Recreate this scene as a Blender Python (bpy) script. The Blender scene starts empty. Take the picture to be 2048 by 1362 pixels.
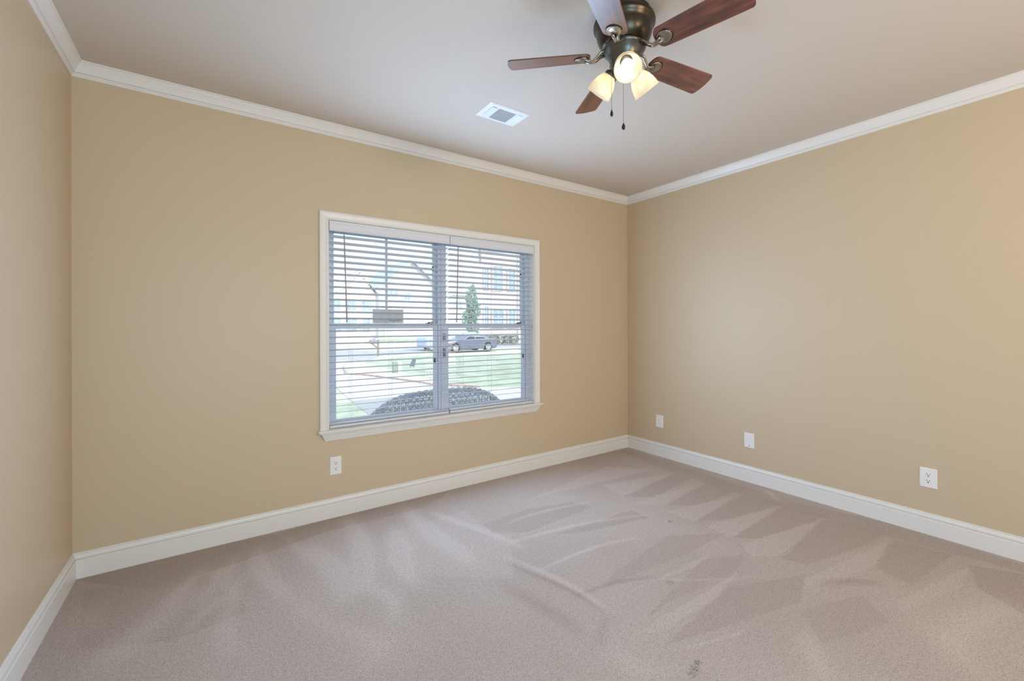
import bpy, bmesh, math, random
import numpy as np
from mathutils import Vector, Matrix
random.seed(7)
rng = np.random.default_rng(7)
SC = bpy.context.scene
COL = SC.collection
R = math.radians

# ------------------------------------------------------------------ camera
F_PX, CX, CY, CZ = 861.917, -3.73995, -3.20065, 1.32925
cam_d = bpy.data.cameras.new('camera')
cam = bpy.data.objects.new('camera', cam_d)
COL.objects.link(cam)
cam_d.sensor_fit = 'HORIZONTAL'
cam_d.sensor_width = 36.0
cam_d.lens = F_PX * 36.0 / 2048
cam_d.shift_x = 0.0
cam_d.shift_y = -28.32 / 2048
cam_d.clip_start = 0.02
cam_d.clip_end = 400
_yaw, _roll, _pitch = 0.60122, -0.00316, 0.00024
_F = Vector((math.sin(_yaw) * math.cos(_pitch), math.cos(_yaw) * math.cos(_pitch), math.sin(_pitch)))
_R = Vector((math.cos(_yaw), -math.sin(_yaw), 0))
_U = _R.cross(_F)
_R2 = _R * math.cos(_roll) + _U * math.sin(_roll)
_U2 = _U * math.cos(_roll) - _R * math.sin(_roll)
_m = Matrix((_R2, _U2, -_F)).transposed().to_4x4()
_m.translation = Vector((CX, CY, CZ))
cam.matrix_world = _m
SC.camera = cam

# ------------------------------------------------------------------ world, sun, daylight, exposure
wd = bpy.data.worlds.new('sky_world')
SC.world = wd
wd.use_nodes = True
_bg = wd.node_tree.nodes['Background']
_bg.inputs['Color'].default_value = (0.74, 0.87, 1.0, 1)
_bg.inputs['Strength'].default_value = 1.95

def add_light(name, typ, loc, energy, color, aim=None, **kw):
    d = bpy.data.lights.new(name, typ)
    d.energy = energy
    d.color = color
    for k, v in kw.items():
        setattr(d, k, v)
    o = bpy.data.objects.new(name, d)
    COL.objects.link(o)
    o.location = loc
    if aim is not None:
        o.rotation_euler = (Vector(aim) - Vector(loc)).to_track_quat('-Z', 'Y').to_euler()
    return o

sun = add_light('sun', 'SUN', (0, -10, 20), 3.5, (1.0, 0.95, 0.86), angle=R(0.6))
sun.rotation_euler = Vector((-0.42, 0.72, -0.545)).to_track_quat('-Z', 'Y').to_euler()
# area light standing in for the twin window's daylight; other three are added fill
# (name, position, aim, energy in W per channel, width, height)
LIGHTS = [
    ('window_daylight', (-2.198, -0.055, 1.34), (-2.198, -2.0, 1.34), (26.5, 37.5, 53), 1.72, 1.36),
    ('rear_window_daylight', (-3.45, -4.93, 1.35), (-3.2, 0.0, 1.35), (31, 47, 60), 1.2, 1.5),  # cool fill added in front of the solid rear wall
    ('side_fill', (-0.06, -4.2, 1.25), (-4.0, -3.2, 1.3), (25, 21, 18), 1.3, 2.0),  # added to brighten the left wall; no doorway is built
    ('hall_lamp_light', (-1.7, -4.9, 2.1), (-1.2, -1.0, 2.6), (35, 28, 20), 0.8, 0.5),  # warm fill added to make up for the weak fan bulbs
]
for nm_, loc_, aim_, e_, w_, h_ in LIGHTS:
    pk = max(e_)
    lo_ = add_light(nm_, 'AREA', loc_, pk, tuple(c / pk for c in e_), aim=aim_, shape='RECTANGLE', size=w_, size_y=h_)
    if 'window_daylight' in nm_ and 'rear' not in nm_:
        lo_.visible_camera = False

SC.view_settings.view_transform = 'Standard'
SC.view_settings.look = 'None'
SC.view_settings.exposure = 0.0
SC.view_settings.gamma = 1.0
SC.view_settings.use_curve_mapping = False
SC.cycles.max_bounces = 10
SC.cycles.diffuse_bounces = 6
SC.cycles.glossy_bounces = 4
SC.cycles.transmission_bounces = 8
SC.cycles.transparent_max_bounces = 12
SC.cycles.caustics_reflective = False
SC.cycles.caustics_refractive = False
SC.cycles.sample_clamp_indirect = 6
SC.cycles.use_denoising = True

# ------------------------------------------------------------------ materials
def s2l(c):
    c = c / 255.0
    return c / 12.92 if c <= 0.04045 else ((c + 0.055) / 1.055) ** 2.4

def rgb(r, g, b):
    return (s2l(r), s2l(g), s2l(b), 1)

class NT:
    def __init__(self, name):
        self.m = bpy.data.materials.new(name)
        self.m.use_nodes = True
        self.t = self.m.node_tree
        self.b = self.t.nodes['Principled BSDF']
        self.out = self.t.nodes['Material Output']
    def n(self, typ, **kw):
        nd = self.t.nodes.new(typ)
        for k, v in kw.items():
            if k in nd.inputs.keys():
                nd.inputs[k].default_value = v
            else:
                setattr(nd, k, v)
        return nd
    def l(self, a, b):
        self.t.links.new(a, b)
    def set(self, **kw):
        for k, v in kw.items():
            self.b.inputs[k.replace('_', ' ')].default_value = v
    def noise(self, scale, detail=4, rough=0.5, coord='Object', stretch=None):
        tc = self.n('ShaderNodeTexCoord')
        ns = self.n('ShaderNodeTexNoise')
        ns.inputs['Scale'].default_value = scale
        ns.inputs['Detail'].default_value = detail
        ns.inputs['Roughness'].default_value = rough
        if stretch:
            mp = self.n('ShaderNodeMapping')
            mp.inputs['Scale'].default_value = stretch
            self.l(tc.outputs[coord], mp.inputs['Vector'])
            self.l(mp.outputs[0], ns.inputs['Vector'])
        else:
            self.l(tc.outputs[coord], ns.inputs['Vector'])
        return ns.outputs['Fac']
    def ramp(self, fac, stops):
        r = self.n('ShaderNodeValToRGB')
        cr = r.color_ramp
        while len(cr.elements) < len(stops):
            cr.elements.new(0.5)
        for e, (p, c) in zip(cr.elements, stops):
            e.position = p
            e.color = c
        self.l(fac, r.inputs['Fac'])
        return r.outputs['Color']
    def bump(self, h, strength=0.2, dist=0.002):
        b = self.n('ShaderNodeBump')
        b.inputs['Strength'].default_value = strength
        b.inputs['Distance'].default_value = dist
        self.l(h, b.inputs['Height'])
        self.l(b.outputs[0], self.b.inputs['Normal'])

def mat(name, col, rough=0.5, spec=0.5, metal=0.0, noise=None, bump=None, var=0.06):
    k = NT(name)
    k.set(Base_Color=col, Roughness=rough, Metallic=metal)
    k.b.inputs['Specular IOR Level'].default_value = spec
    if noise:
        f = k.noise(noise)
        lo = tuple(c * (1 - var) for c in col[:3]) + (1,)
        hi = tuple(min(1, c * (1 + var)) for c in col[:3]) + (1,)
        k.l(k.ramp(f, [(0.3, lo), (0.7, hi)]), k.b.inputs['Base Color'])
    if bump:
        k.bump(k.noise(bump[0], 3), bump[1], bump[2])
    return k.m

M = {}
M['wall'] = mat('wall_paint', rgb(204, 186, 159), rough=0.42, spec=0.42, noise=0.8, var=0.003, bump=(90, 0.12, 0.0015))
M['ceiling'] = mat('ceiling_paint', rgb(208, 199, 189), rough=0.75, spec=0.2, noise=0.8, var=0.003, bump=(120, 0.10, 0.001))
M['trim'] = mat('white_trim_paint', rgb(230, 229, 227), rough=0.32, spec=0.5, noise=3, var=0.01)
M['vinyl'] = mat('daylight_tinted_white_vinyl', rgb(202, 213, 232), rough=0.35, spec=0.5, noise=5, var=0.01)  # blue cast of the daylight is mixed into the white
M['slat'] = mat('daylight_tinted_slat_white', rgb(220, 223, 232), rough=0.38, spec=0.5, noise=9, var=0.01)  # white with the bluish daylight put into its colour
M['cord'] = mat('blind_cord', rgb(225, 225, 225), rough=0.8, noise=60)
M['wand'] = mat('wand_plastic', rgb(156, 156, 160), rough=0.35, noise=20)
M['black'] = mat('black_plastic', rgb(38, 36, 40), rough=0.45, noise=30)
M['plate'] = mat('outlet_plastic', rgb(236, 236, 236), rough=0.3, noise=8, var=0.01)
M['slot'] = mat('outlet_slot_dark', rgb(30, 28, 30), rough=0.7, noise=30)
M['grey_plate'] = mat('grey_notice_sheet', rgb(206, 214, 214), rough=0.6, noise=12)
M['vent'] = mat('register_white', rgb(232, 236, 242), rough=0.4, noise=6, var=0.01)
M['vent_in'] = mat('register_grille_grey', rgb(176, 180, 186), rough=0.6, noise=10)
M['vent_dark'] = mat('register_gap_dark', rgb(62, 72, 88), rough=0.7, noise=10)
M['pewter'] = mat('aged_pewter_metal', rgb(92, 92, 88), rough=0.34, metal=0.85, noise=6, var=0.2)
M['bronze'] = mat('dark_bronze_metal', rgb(70, 62, 50), rough=0.30, metal=0.8, noise=7, var=0.25)
M['iron'] = mat('polished_pewter_arm', rgb(150, 145, 136), rough=0.25, metal=0.9, noise=8, var=0.1)
M['fob'] = mat('dark_bronze_fob', rgb(44, 36, 30), rough=0.35, metal=0.4, noise=20)
M['chain'] = mat('chain_brass', rgb(150, 140, 120), rough=0.35, metal=0.8, noise=90)

# fan blade wood
k = NT('cherry_walnut_wood')
f1 = k.noise(3.0, 6, 0.6, stretch=(1.2, 14, 6))
f2 = k.noise(7.0, 3, 0.5)
mx = k.n('ShaderNodeMath', operation='ADD')
k.l(f1, mx.inputs[0])
mm = k.n('ShaderNodeMath', operation='MULTIPLY')
k.l(f2, mm.inputs[0])
mm.inputs[1].default_value = 0.6
k.l(mm.outputs[0], mx.inputs[1])
k.l(k.ramp(mx.outputs[0], [(0.55, rgb(52, 28, 22)), (0.8, rgb(98, 54, 42)), (1.0, rgb(128, 74, 56))]), k.b.inputs['Base Color'])
k.set(Roughness=0.36)
k.b.inputs['Coat Weight'].default_value = 1.0
k.b.inputs['Coat Roughness'].default_value = 0.28
k.b.inputs['Specular IOR Level'].default_value = 0.55
M['wood'] = k.m

# frosted marbled glass of the lamp shades
k = NT('frosted_alabaster_glass')
f = k.noise(26, 5, 0.6)
colr = k.ramp(f, [(0.3, rgb(244, 234, 208)), (0.7, rgb(252, 249, 242))])
tr = k.n('ShaderNodeBsdfTranslucent')
df = k.n('ShaderNodeBsdfPrincipled')
df.inputs['Roughness'].default_value = 0.25
k.l(colr, tr.inputs['Color'])
k.l(colr, df.inputs['Base Color'])
ms = k.n('ShaderNodeMixShader')
ms.inputs[0].default_value = 0.42
k.l(tr.outputs[0], ms.inputs[1])
k.l(df.outputs[0], ms.inputs[2])
k.l(ms.outputs[0], k.out.inputs['Surface'])
M['shade'] = k.m

k = NT('lit_bulb')
k.b.inputs['Emission Color'].default_value = (1.0, 0.90, 0.76, 1)
k.b.inputs['Emission Strength'].default_value = 5.2
k.set(Base_Color=(0.9, 0.9, 0.85, 1))
M['bulb'] = k.m

# window glass
k = NT('clear_window_glass')
gl = k.n('ShaderNodeBsdfGlossy')
gl.inputs['Roughness'].default_value = 0.02
tp = k.n('ShaderNodeBsdfTransparent')
tp.inputs['Color'].default_value = (0.93, 0.96, 0.98, 1)
ms = k.n('ShaderNodeMixShader')
ms.inputs[0].default_value = 0.06
k.l(tp.outputs[0], ms.inputs[1])
k.l(gl.outputs[0], ms.inputs[2])
k.l(ms.outputs[0], k.out.inputs['Surface'])
M['glass'] = k.m

# outdoors: most colours paled to paint in the overexposed veil
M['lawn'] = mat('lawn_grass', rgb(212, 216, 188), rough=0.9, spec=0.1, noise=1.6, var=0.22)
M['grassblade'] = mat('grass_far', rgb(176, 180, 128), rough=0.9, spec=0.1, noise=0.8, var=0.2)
M['concrete'] = mat('pale_concrete', rgb(206, 200, 196), rough=0.85, spec=0.2, noise=2.2, var=0.07)
M['asphalt'] = mat('pale_street', rgb(182, 180, 184), rough=0.9, spec=0.2, noise=2.0, var=0.08)
M['porch'] = mat('porch_concrete', rgb(190, 186, 180), rough=0.8, noise=4, var=0.06)
M['edgebrick'] = mat('edging_brick', rgb(200, 172, 162), rough=0.85, noise=9, var=0.25)
M['soffit'] = mat('soffit_white', rgb(215, 218, 222), rough=0.7, noise=3, var=0.02)
M['siding'] = mat('pale_siding', rgb(214, 216, 218), rough=0.7, noise=2, var=0.03)
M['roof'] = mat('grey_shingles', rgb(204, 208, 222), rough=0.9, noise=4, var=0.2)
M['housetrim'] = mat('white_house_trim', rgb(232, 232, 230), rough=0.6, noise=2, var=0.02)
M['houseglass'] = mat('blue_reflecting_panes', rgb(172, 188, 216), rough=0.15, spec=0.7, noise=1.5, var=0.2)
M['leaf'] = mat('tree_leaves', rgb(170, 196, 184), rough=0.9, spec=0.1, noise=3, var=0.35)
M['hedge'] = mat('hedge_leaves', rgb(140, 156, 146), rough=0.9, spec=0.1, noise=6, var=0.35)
M['bark'] = mat('tree_bark', rgb(104, 90, 78), rough=0.9, noise=8, var=0.2)
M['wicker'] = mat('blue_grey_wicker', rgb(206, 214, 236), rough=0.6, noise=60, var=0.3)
M['postwood'] = mat('weathered_post_wood', rgb(160, 144, 132), rough=0.85, noise=9, var=0.2)
M['mailmetal'] = mat('mailbox_metal', rgb(140, 130, 158), rough=0.4, spec=0.6, noise=12, var=0.1)
M['carpaint_dark'] = mat('charcoal_car_paint', rgb(104, 110, 138), rough=0.25, spec=0.7, noise=2, var=0.05)
M['carpaint_blue'] = mat('pale_blue_car_paint', rgb(178, 196, 230), rough=0.25, spec=0.7, noise=2, var=0.05)
M['carglass'] = mat('tinted_car_glass', rgb(62, 68, 88), rough=0.08, spec=0.8, noise=3, var=0.1)
M['tyre'] = mat('tyre_rubber', rgb(40, 40, 44), rough=0.8, noise=10)
M['rim'] = mat('alloy_wheel', rgb(180, 184, 190), rough=0.3, metal=0.6, noise=10)
M['utility_grey'] = mat('utility_box_grey', rgb(150, 162, 152), rough=0.7, noise=12)
M['utility_white'] = mat('utility_box_white', rgb(232, 234, 238), rough=0.6, noise=12, var=0.02)
M['slate'] = mat('slate_grey_sign', rgb(150, 152, 166), rough=0.7, noise=14, var=0.15)

def brick_mat(name, c1, c2, mortar, scale):
    k = NT(name)
    tc = k.n('ShaderNodeTexCoord')
    mp = k.n('ShaderNodeMapping')
    mp.inputs['Rotation'].default_value = (R(90), 0, 0)
    k.l(tc.outputs['Object'], mp.inputs['Vector'])
    bt = k.n('ShaderNodeTexBrick')
    bt.inputs['Color1'].default_value = c1
    bt.inputs['Color2'].default_value = c2
    bt.inputs['Mortar'].default_value = mortar
    bt.inputs['Scale'].default_value = scale
    bt.inputs['Mortar Size'].default_value = 0.02
    k.l(mp.outputs[0], bt.inputs['Vector'])
    k.l(bt.outputs['Color'], k.b.inputs['Base Color'])
    k.set(Roughness=0.9)
    return k.m
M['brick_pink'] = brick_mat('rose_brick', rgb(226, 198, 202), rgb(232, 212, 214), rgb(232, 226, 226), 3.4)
M['brick_red'] = brick_mat('glare_washed_red_brick', rgb(226, 200, 200), rgb(232, 212, 210), rgb(230, 224, 222), 3.4)  # red brick paled so the outdoor glare sits in its colour

# carpet: pile colour follows the nap attribute of the floor mesh
k = NT('mauve_carpet_pile')
at = k.n('ShaderNodeAttribute', attribute_name='nap')
sp = k.n('ShaderNodeSeparateColor')
k.l(at.outputs['Color'], sp.inputs[0])
base = k.n('ShaderNodeMixRGB')
base.inputs['Color1'].default_value = rgb(199, 181, 171)
base.inputs['Color2'].default_value = rgb(236, 222, 214)
k.l(sp.outputs[0], base.inputs['Fac'])
fine = k.noise(170, 4, 0.75)
spk = k.ramp(fine, [(0.33, (0.22, 0.20, 0.19, 1)), (0.44, (0.84, 0.82, 0.81, 1)), (0.58, (1.03, 1.03, 1.03, 1)), (0.72, (1.16, 1.16, 1.16, 1))])
mul = k.n('ShaderNodeMixRGB', blend_type='MULTIPLY')
mul.inputs['Fac'].default_value = 0.85
k.l(base.outputs[0], mul.inputs['Color1'])
k.l(spk, mul.inputs['Color2'])
mid = k.noise(52, 5, 0.7)
mul2 = k.n('ShaderNodeMixRGB', blend_type='MULTIPLY')
mul2.inputs['Fac'].default_value = 0.8
k.l(mul.outputs[0], mul2.inputs['Color1'])
k.l(k.ramp(mid, [(0.3, (0.84, 0.83, 0.82, 1)), (0.55, (1, 1, 1, 1)), (0.8, (1.05, 1.05, 1.05, 1))]), mul2.inputs['Color2'])
st = k.n('ShaderNodeMixRGB')
st.inputs['Color2'].default_value = rgb(92, 70, 50)
sn = k.noise(110, 2, 0.6)
sm = k.n('ShaderNodeMath', operation='MULTIPLY', use_clamp=True)
smr = k.ramp(sn, [(0.40, (0, 0, 0, 1)), (0.60, (1, 1, 1, 1))])
k.l(smr, sm.inputs[0])
k.l(sp.outputs[1], sm.inputs[1])
k.l(sm.outputs[0], st.inputs['Fac'])
k.l(mul2.outputs[0], st.inputs['Color1'])
k.l(st.outputs[0], k.b.inputs['Base Color'])
hadd = k.n('ShaderNodeMath', operation='ADD')
k.l(fine, hadd.inputs[0])
hm = k.n('ShaderNodeMath', operation='MULTIPLY')
hm.inputs[1].default_value = 1.6
k.l(mid, hm.inputs[0])
k.l(hm.outputs[0], hadd.inputs[1])
k.bump(hadd.outputs[0], 1.0, 0.009)
k.set(Roughness=0.95)
k.b.inputs['Specular IOR Level'].default_value = 0.1
k.b.inputs['Sheen Weight'].default_value = 0.15
M['carpet'] = k.m

# ------------------------------------------------------------------ mesh helpers
def obj(name, bm, m, parent=None, smooth=False, bevel=0.0, seg=2):
    me = bpy.data.meshes.new(name)
    bmesh.ops.recalc_face_normals(bm, faces=bm.faces)
    bm.to_mesh(me)
    bm.free()
    for mm_ in (m if isinstance(m, (list, tuple)) else [m]):
        me.materials.append(mm_)
    o = bpy.data.objects.new(name, me)
    COL.objects.link(o)
    if smooth:
        for p in me.polygons:
            p.use_smooth = True
    if bevel:
        b = o.modifiers.new('bevel', 'BEVEL')
        b.width = bevel
        b.segments = seg
        b.limit_method = 'ANGLE'
    if parent:
        o.parent = parent
    return o

def tag(o, label=None, cat=None, group=None, kind=None):
    for a, b in (('label', label), ('category', cat), ('group', group), ('kind', kind)):
        if b:
            o[a] = b
    return o

def empty(name, loc=(0, 0, 0), rz=0.0, **kw):
    o = bpy.data.objects.new(name, None)
    o.empty_display_size = 0.1
    COL.objects.link(o)
    o.location = loc
    o.rotation_euler = (0, 0, rz)
    return tag(o, **kw)

def box(bm, x0, x1, y0, y1, z0, z1, mi=0, M4=None):
    vs = [bm.verts.new((x, y, z)) for x in (x0, x1) for y in (y0, y1) for z in (z0, z1)]
    if M4:
        for v in vs:
            v.co = M4 @ v.co
    for f in ((0, 1, 3, 2), (4, 6, 7, 5), (0, 4, 5, 1), (2, 3, 7, 6), (0, 2, 6, 4), (1, 5, 7, 3)):
        fa = bm.faces.new([vs[i] for i in f])
        fa.material_index = mi
    return vs

def boxo(name, x0, x1, y0, y1, z0, z1, m, parent=None, bevel=0.0):
    bm = bmesh.new()
    box(bm, x0, x1, y0, y1, z0, z1)
    return obj(name, bm, m, parent, bevel=bevel)

def loft(bm, rings, closed_ring=True, caps=True, mi=0):
    V = [[bm.verts.new(p) for p in r] for r in rings]
    n = len(V[0])
    for a, b in zip(V, V[1:]):
        for i in range(n if closed_ring else n - 1):
            j = (i + 1) % n
            f = bm.faces.new((a[i], a[j], b[j], b[i]))
            f.material_index = mi
    if caps and closed_ring:
        for r in (V[0], V[-1]):
            try:
                bm.faces.new(r).material_index = mi
            except ValueError:
                pass
    return V

def lathe(bm, prof, seg=40, M4=None, mi=0):
    """prof: (radius, height) pairs; ends of radius 0 close to a point."""
    rings = []
    for r, z in prof:
        if r < 1e-6:
            v = bm.verts.new((0, 0, z))
            rings.append([v])
        else:
            rings.append([bm.verts.new((r * math.cos(2 * math.pi * i / seg), r * math.sin(2 * math.pi * i / seg), z)) for i in range(seg)])
    for a, b in zip(rings, rings[1:]):
        for i in range(seg):
            j = (i + 1) % seg
            if len(a) == 1 and len(b) == 1:
                continue
            if len(a) == 1:
                f = bm.faces.new((a[0], b[j], b[i]))
            elif len(b) == 1:
                f = bm.faces.new((a[i], a[j], b[0]))
            else:
                f = bm.faces.new((a[i], a[j], b[j], b[i]))
            f.material_index = mi
    if M4:
        for r in rings:
            for v in r:
                v.co = M4 @ v.co
    return rings

def tube(bm, pts, rad, seg=8, mi=0, flat=1.0):
    pts = [Vector(p) for p in pts]
    rads = rad if isinstance(rad, (list, tuple)) else [rad] * len(pts)
    rings = []
    up = Vector((0, 0, 1))
    prev = None
    for i, p in enumerate(pts):
        t = (pts[min(i + 1, len(pts) - 1)] - pts[max(i - 1, 0)]).normalized()
        if prev is None:
            a = t.cross(up)
            if a.length < 1e-3:
                a = t.cross(Vector((1, 0, 0)))
        else:
            a = prev - t * prev.dot(t)
        a.normalize()
        prev = a
        b = t.cross(a)
        rings.append([p + (a * math.cos(q) + b * math.sin(q) * flat) * rads[i] for q in [2 * math.pi * j / seg for j in range(seg)]])
    loft(bm, rings, mi=mi)

def prism(bm, pts2, plane, d0, d1, mi=0, M4=None):
    """extrude a 2-D outline; plane 'xz' extrudes along y, 'yz' along x, 'xy' along z."""
    def P(a, b, d):
        v = Vector((a, d, b)) if plane == 'xz' else Vector((d, a, b)) if plane == 'yz' else Vector((a, b, d))
        return M4 @ v if M4 else v
    loft(bm, [[P(a, b, d0) for a, b in pts2], [P(a, b, d1) for a, b in pts2]], mi=mi)

# ------------------------------------------------------------------ the room shell
W, H, YR = 4.372, 2.74, -5.0            # width, ceiling height, rear wall
WX0, WX1, WZ0, WZ1 = -3.096, -1.300, 0.600, 2.077   # window rough opening

def struct(o):
    o['kind'] = 'structure'
    return o

# floor mesh with the vacuum-cleaner nap pattern
def in_poly(X, Y, poly):
    inside = np.zeros(X.shape, bool)
    n = len(poly)
    for i in range(n):
        x0, y0 = poly[i]
        x1, y1 = poly[(i + 1) % n]
        c = ((y0 > Y) != (y1 > Y)) & (X < (x1 - x0) * (Y - y0) / (y1 - y0 + 1e-12) + x0)
        inside ^= c
    return inside

def build_floor():
    nx, ny = 460, 520
    xs = np.linspace(-W - 0.12, 0.12, nx)
    ys = np.linspace(YR, 0.12, ny)
    X, Y = np.meshgrid(xs, ys, indexing='ij')
    co = np.zeros((nx * ny, 3))
    co[:, 0] = X.ravel()
    co[:, 1] = Y.ravel()
    idx = np.arange(nx * ny).reshape(nx, ny)
    q = np.stack([idx[:-1, :-1], idx[1:, :-1], idx[1:, 1:], idx[:-1, 1:]], -1).reshape(-1, 4)
    nap = NAP(X, Y)
    stain = np.zeros(X.shape)
    for sx, sy, r, a in STAINS:
        stain = np.maximum(stain, a * np.clip(1.4 - np.hypot(X - sx, Y - sy) / r, 0, 1))
    me = bpy.data.meshes.new('floor')
    me.from_pydata(co.tolist(), [], q.tolist())
    attr = me.color_attributes.new('nap', 'FLOAT_COLOR', 'POINT')
    buf = np.zeros((nx * ny, 4), np.float32)
    buf[:, 0] = nap.ravel()
    buf[:, 1] = stain.ravel()
    buf[:, 3] = 1
    attr.data.foreach_set('color', buf.ravel())
    me.materials.append(M['carpet'])
    o = bpy.data.objects.new('floor', me)
    COL.objects.link(o)
    return struct(o)

STAINS = [(-2.177, -2.209, 0.014, 1.0), (-2.215, -2.222, 0.018, 0.8), (-2.245, -2.232, 0.018, 0.6), (-1.805, -1.82, 0.022, 0.4), (-1.201, -1.39, 0.014, 0.9)]

def value_noise(X, Y, s, seed):
    r = np.random.default_rng(seed)
    g = r.random((64, 64))
    u, v = X * s + 31.7, Y * s + 17.3
    i, j = np.floor(u).astype(int), np.floor(v).astype(int)
    fu, fv = u - i, v - j
    fu, fv = fu * fu * (3 - 2 * fu), fv * fv * (3 - 2 * fv)
    a, b = g[i % 64, j % 64], g[(i + 1) % 64, j % 64]
    c, d = g[i % 64, (j + 1) % 64], g[(i + 1) % 64, (j + 1) % 64]
    return (a * (1 - fu) + b * fu) * (1 - fv) + (c * (1 - fu) + d * fu) * fv

def NAP(X, Y):
    n = 0.58 + 0.26 * (value_noise(X, Y, 1.1, 1) - 0.5) + 0.22 * (value_noise(X, Y, 3.7, 2) - 0.5)
    for tone, poly in WEDGES:
        jx = 0.010 * (value_noise(X, Y, 9, 5) - 0.5)
        jy = 0.010 * (value_noise(X, Y, 9, 6) - 0.5)
        m = in_poly(X + jx, Y + jy, poly)
        n = np.where(m, n * 0.35 + tone * 0.65, n)
    for (x0, y0, x1, y1, w, a) in STREAKS:
        dx, dy = x1 - x0, y1 - y0
        L2 = dx * dx + dy * dy
        t = np.clip(((X - x0) * dx + (Y - y0) * dy) / L2, 0, 1)
        bend = 0.05 * np.sin(t * 3.0 + x0 * 7)
        d = np.hypot(X - x0 - t * dx - bend * dy / math.sqrt(L2), Y - y0 - t * dy + bend * dx / math.sqrt(L2))
        n = n + a * np.exp(-(d / w) ** 2) * np.sin(math.pi * np.clip(t * 0.94 + 0.03, 0, 1)) ** 0.5
    return np.clip(n, 0, 1)

WEDGES = []
STREAKS = []
WEDGES = [(0.12, [(-1.03, -1.18), (-0.13, -1.06), (-0.18, -1.38), (-0.8, -1.34)]),
    (0.92, [(-1.09, -1.27), (-0.41, -1.41), (-1.07, -1.49)]),
    (0.12, [(-1.06, -1.49), (-0.3, -1.43), (-0.27, -1.71), (-0.78, -1.62)]),
    (0.92, [(-1.06, -1.56), (-0.31, -1.69), (-1.02, -1.75), (-1.09, -1.72)]),
    (0.12, [(-1.08, -1.75), (-0.28, -1.71), (-0.2, -1.97), (-0.94, -1.86)]),
    (0.92, [(-1.11, -1.82), (-0.33, -1.97), (-1.07, -2.02), (-1.2, -1.93)]),
    (0.12, [(-1.08, -2.04), (-0.32, -1.97), (-0.16, -2.28), (-0.5, -2.26), (-1.04, -2.15)]),
    (0.92, [(-1.32, -2.19), (-0.29, -2.32), (-0.74, -2.36), (-1.26, -2.29)]),
    (0.12, [(-0.75, -2.37), (-0.28, -2.34), (-0.23, -2.59), (-0.82, -2.54)]),
    (0.92, [(-1.03, -2.54), (-0.34, -2.66), (-0.63, -2.69), (-1.12, -2.57)]),
    (0.12, [(-0.3, -2.66), (-0.2, -2.85), (-0.69, -2.9), (-0.57, -2.73)]),
    (0.92, [(-1.08, -0.65), (-0.34, -0.81), (-1.13, -0.91)]),
    (0.12, [(-1.13, -0.92), (-0.35, -0.83), (-0.33, -0.99), (-0.96, -1.06)]),
    (0.92, [(-1.17, -1.04), (-0.27, -1.11), (-1.01, -1.21)]),
    (0.12, [(-2.44, -0.72), (-1.88, -0.67), (-1.53, -0.77), (-1.47, -0.92), (-2.09, -0.96)]),
    (0.92, [(-1.78, -0.54), (-0.69, -0.34), (-0.43, -0.65), (-1.45, -0.56)]),
    (0.12, [(-1.98, -1.08), (-1.27, -1.12), (-1.28, -1.27), (-1.76, -1.17)]),
    (0.20, [(-2.0, -1.6), (-1.38, -1.5), (-1.04, -1.7), (-1.47, -1.7), (-2.13, -1.65)]),
    (0.92, [(-2.25, -1.74), (-1.37, -1.78), (-1.54, -1.81), (-1.95, -1.76)]),
    (0.20, [(-2.16, -1.93), (-1.46, -1.79), (-1.21, -1.9), (-1.41, -1.96), (-1.93, -1.92)]),
    (0.92, [(-2.26, -1.96), (-1.42, -1.97), (-1.71, -2.02), (-2.14, -2.03)]),
    (0.15, [(-2.22, -2.08), (-1.6, -2.01), (-1.15, -2.19), (-1.43, -2.27), (-1.89, -2.16)]),
    (0.95, [(-2.26, -2.1), (-1.81, -2.23), (-1.91, -2.22)]),
    (0.25, [(-1.51, -2.3), (-1.12, -2.42), (-1.26, -2.56), (-1.65, -2.45)]),
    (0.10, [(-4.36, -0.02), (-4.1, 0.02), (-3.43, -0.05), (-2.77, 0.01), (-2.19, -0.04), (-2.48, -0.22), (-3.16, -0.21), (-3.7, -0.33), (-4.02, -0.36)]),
    (0.75, [(-2.82, -0.46), (-2.26, -0.43), (-2.28, -1.06), (-2.46, -1.33), (-2.82, -1.03)]),
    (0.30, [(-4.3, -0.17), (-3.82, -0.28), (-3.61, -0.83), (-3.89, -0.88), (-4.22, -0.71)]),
    (0.20, [(-0.16, 0.01), (-0.08, -0.38), (-0.16, -1.68), (-0.02, -2.23), (-0.06, -2.83), (-0.17, -2.85), (-0.28, -2.18), (-0.34, -1.49), (-0.31, -0.56)])]
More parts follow.
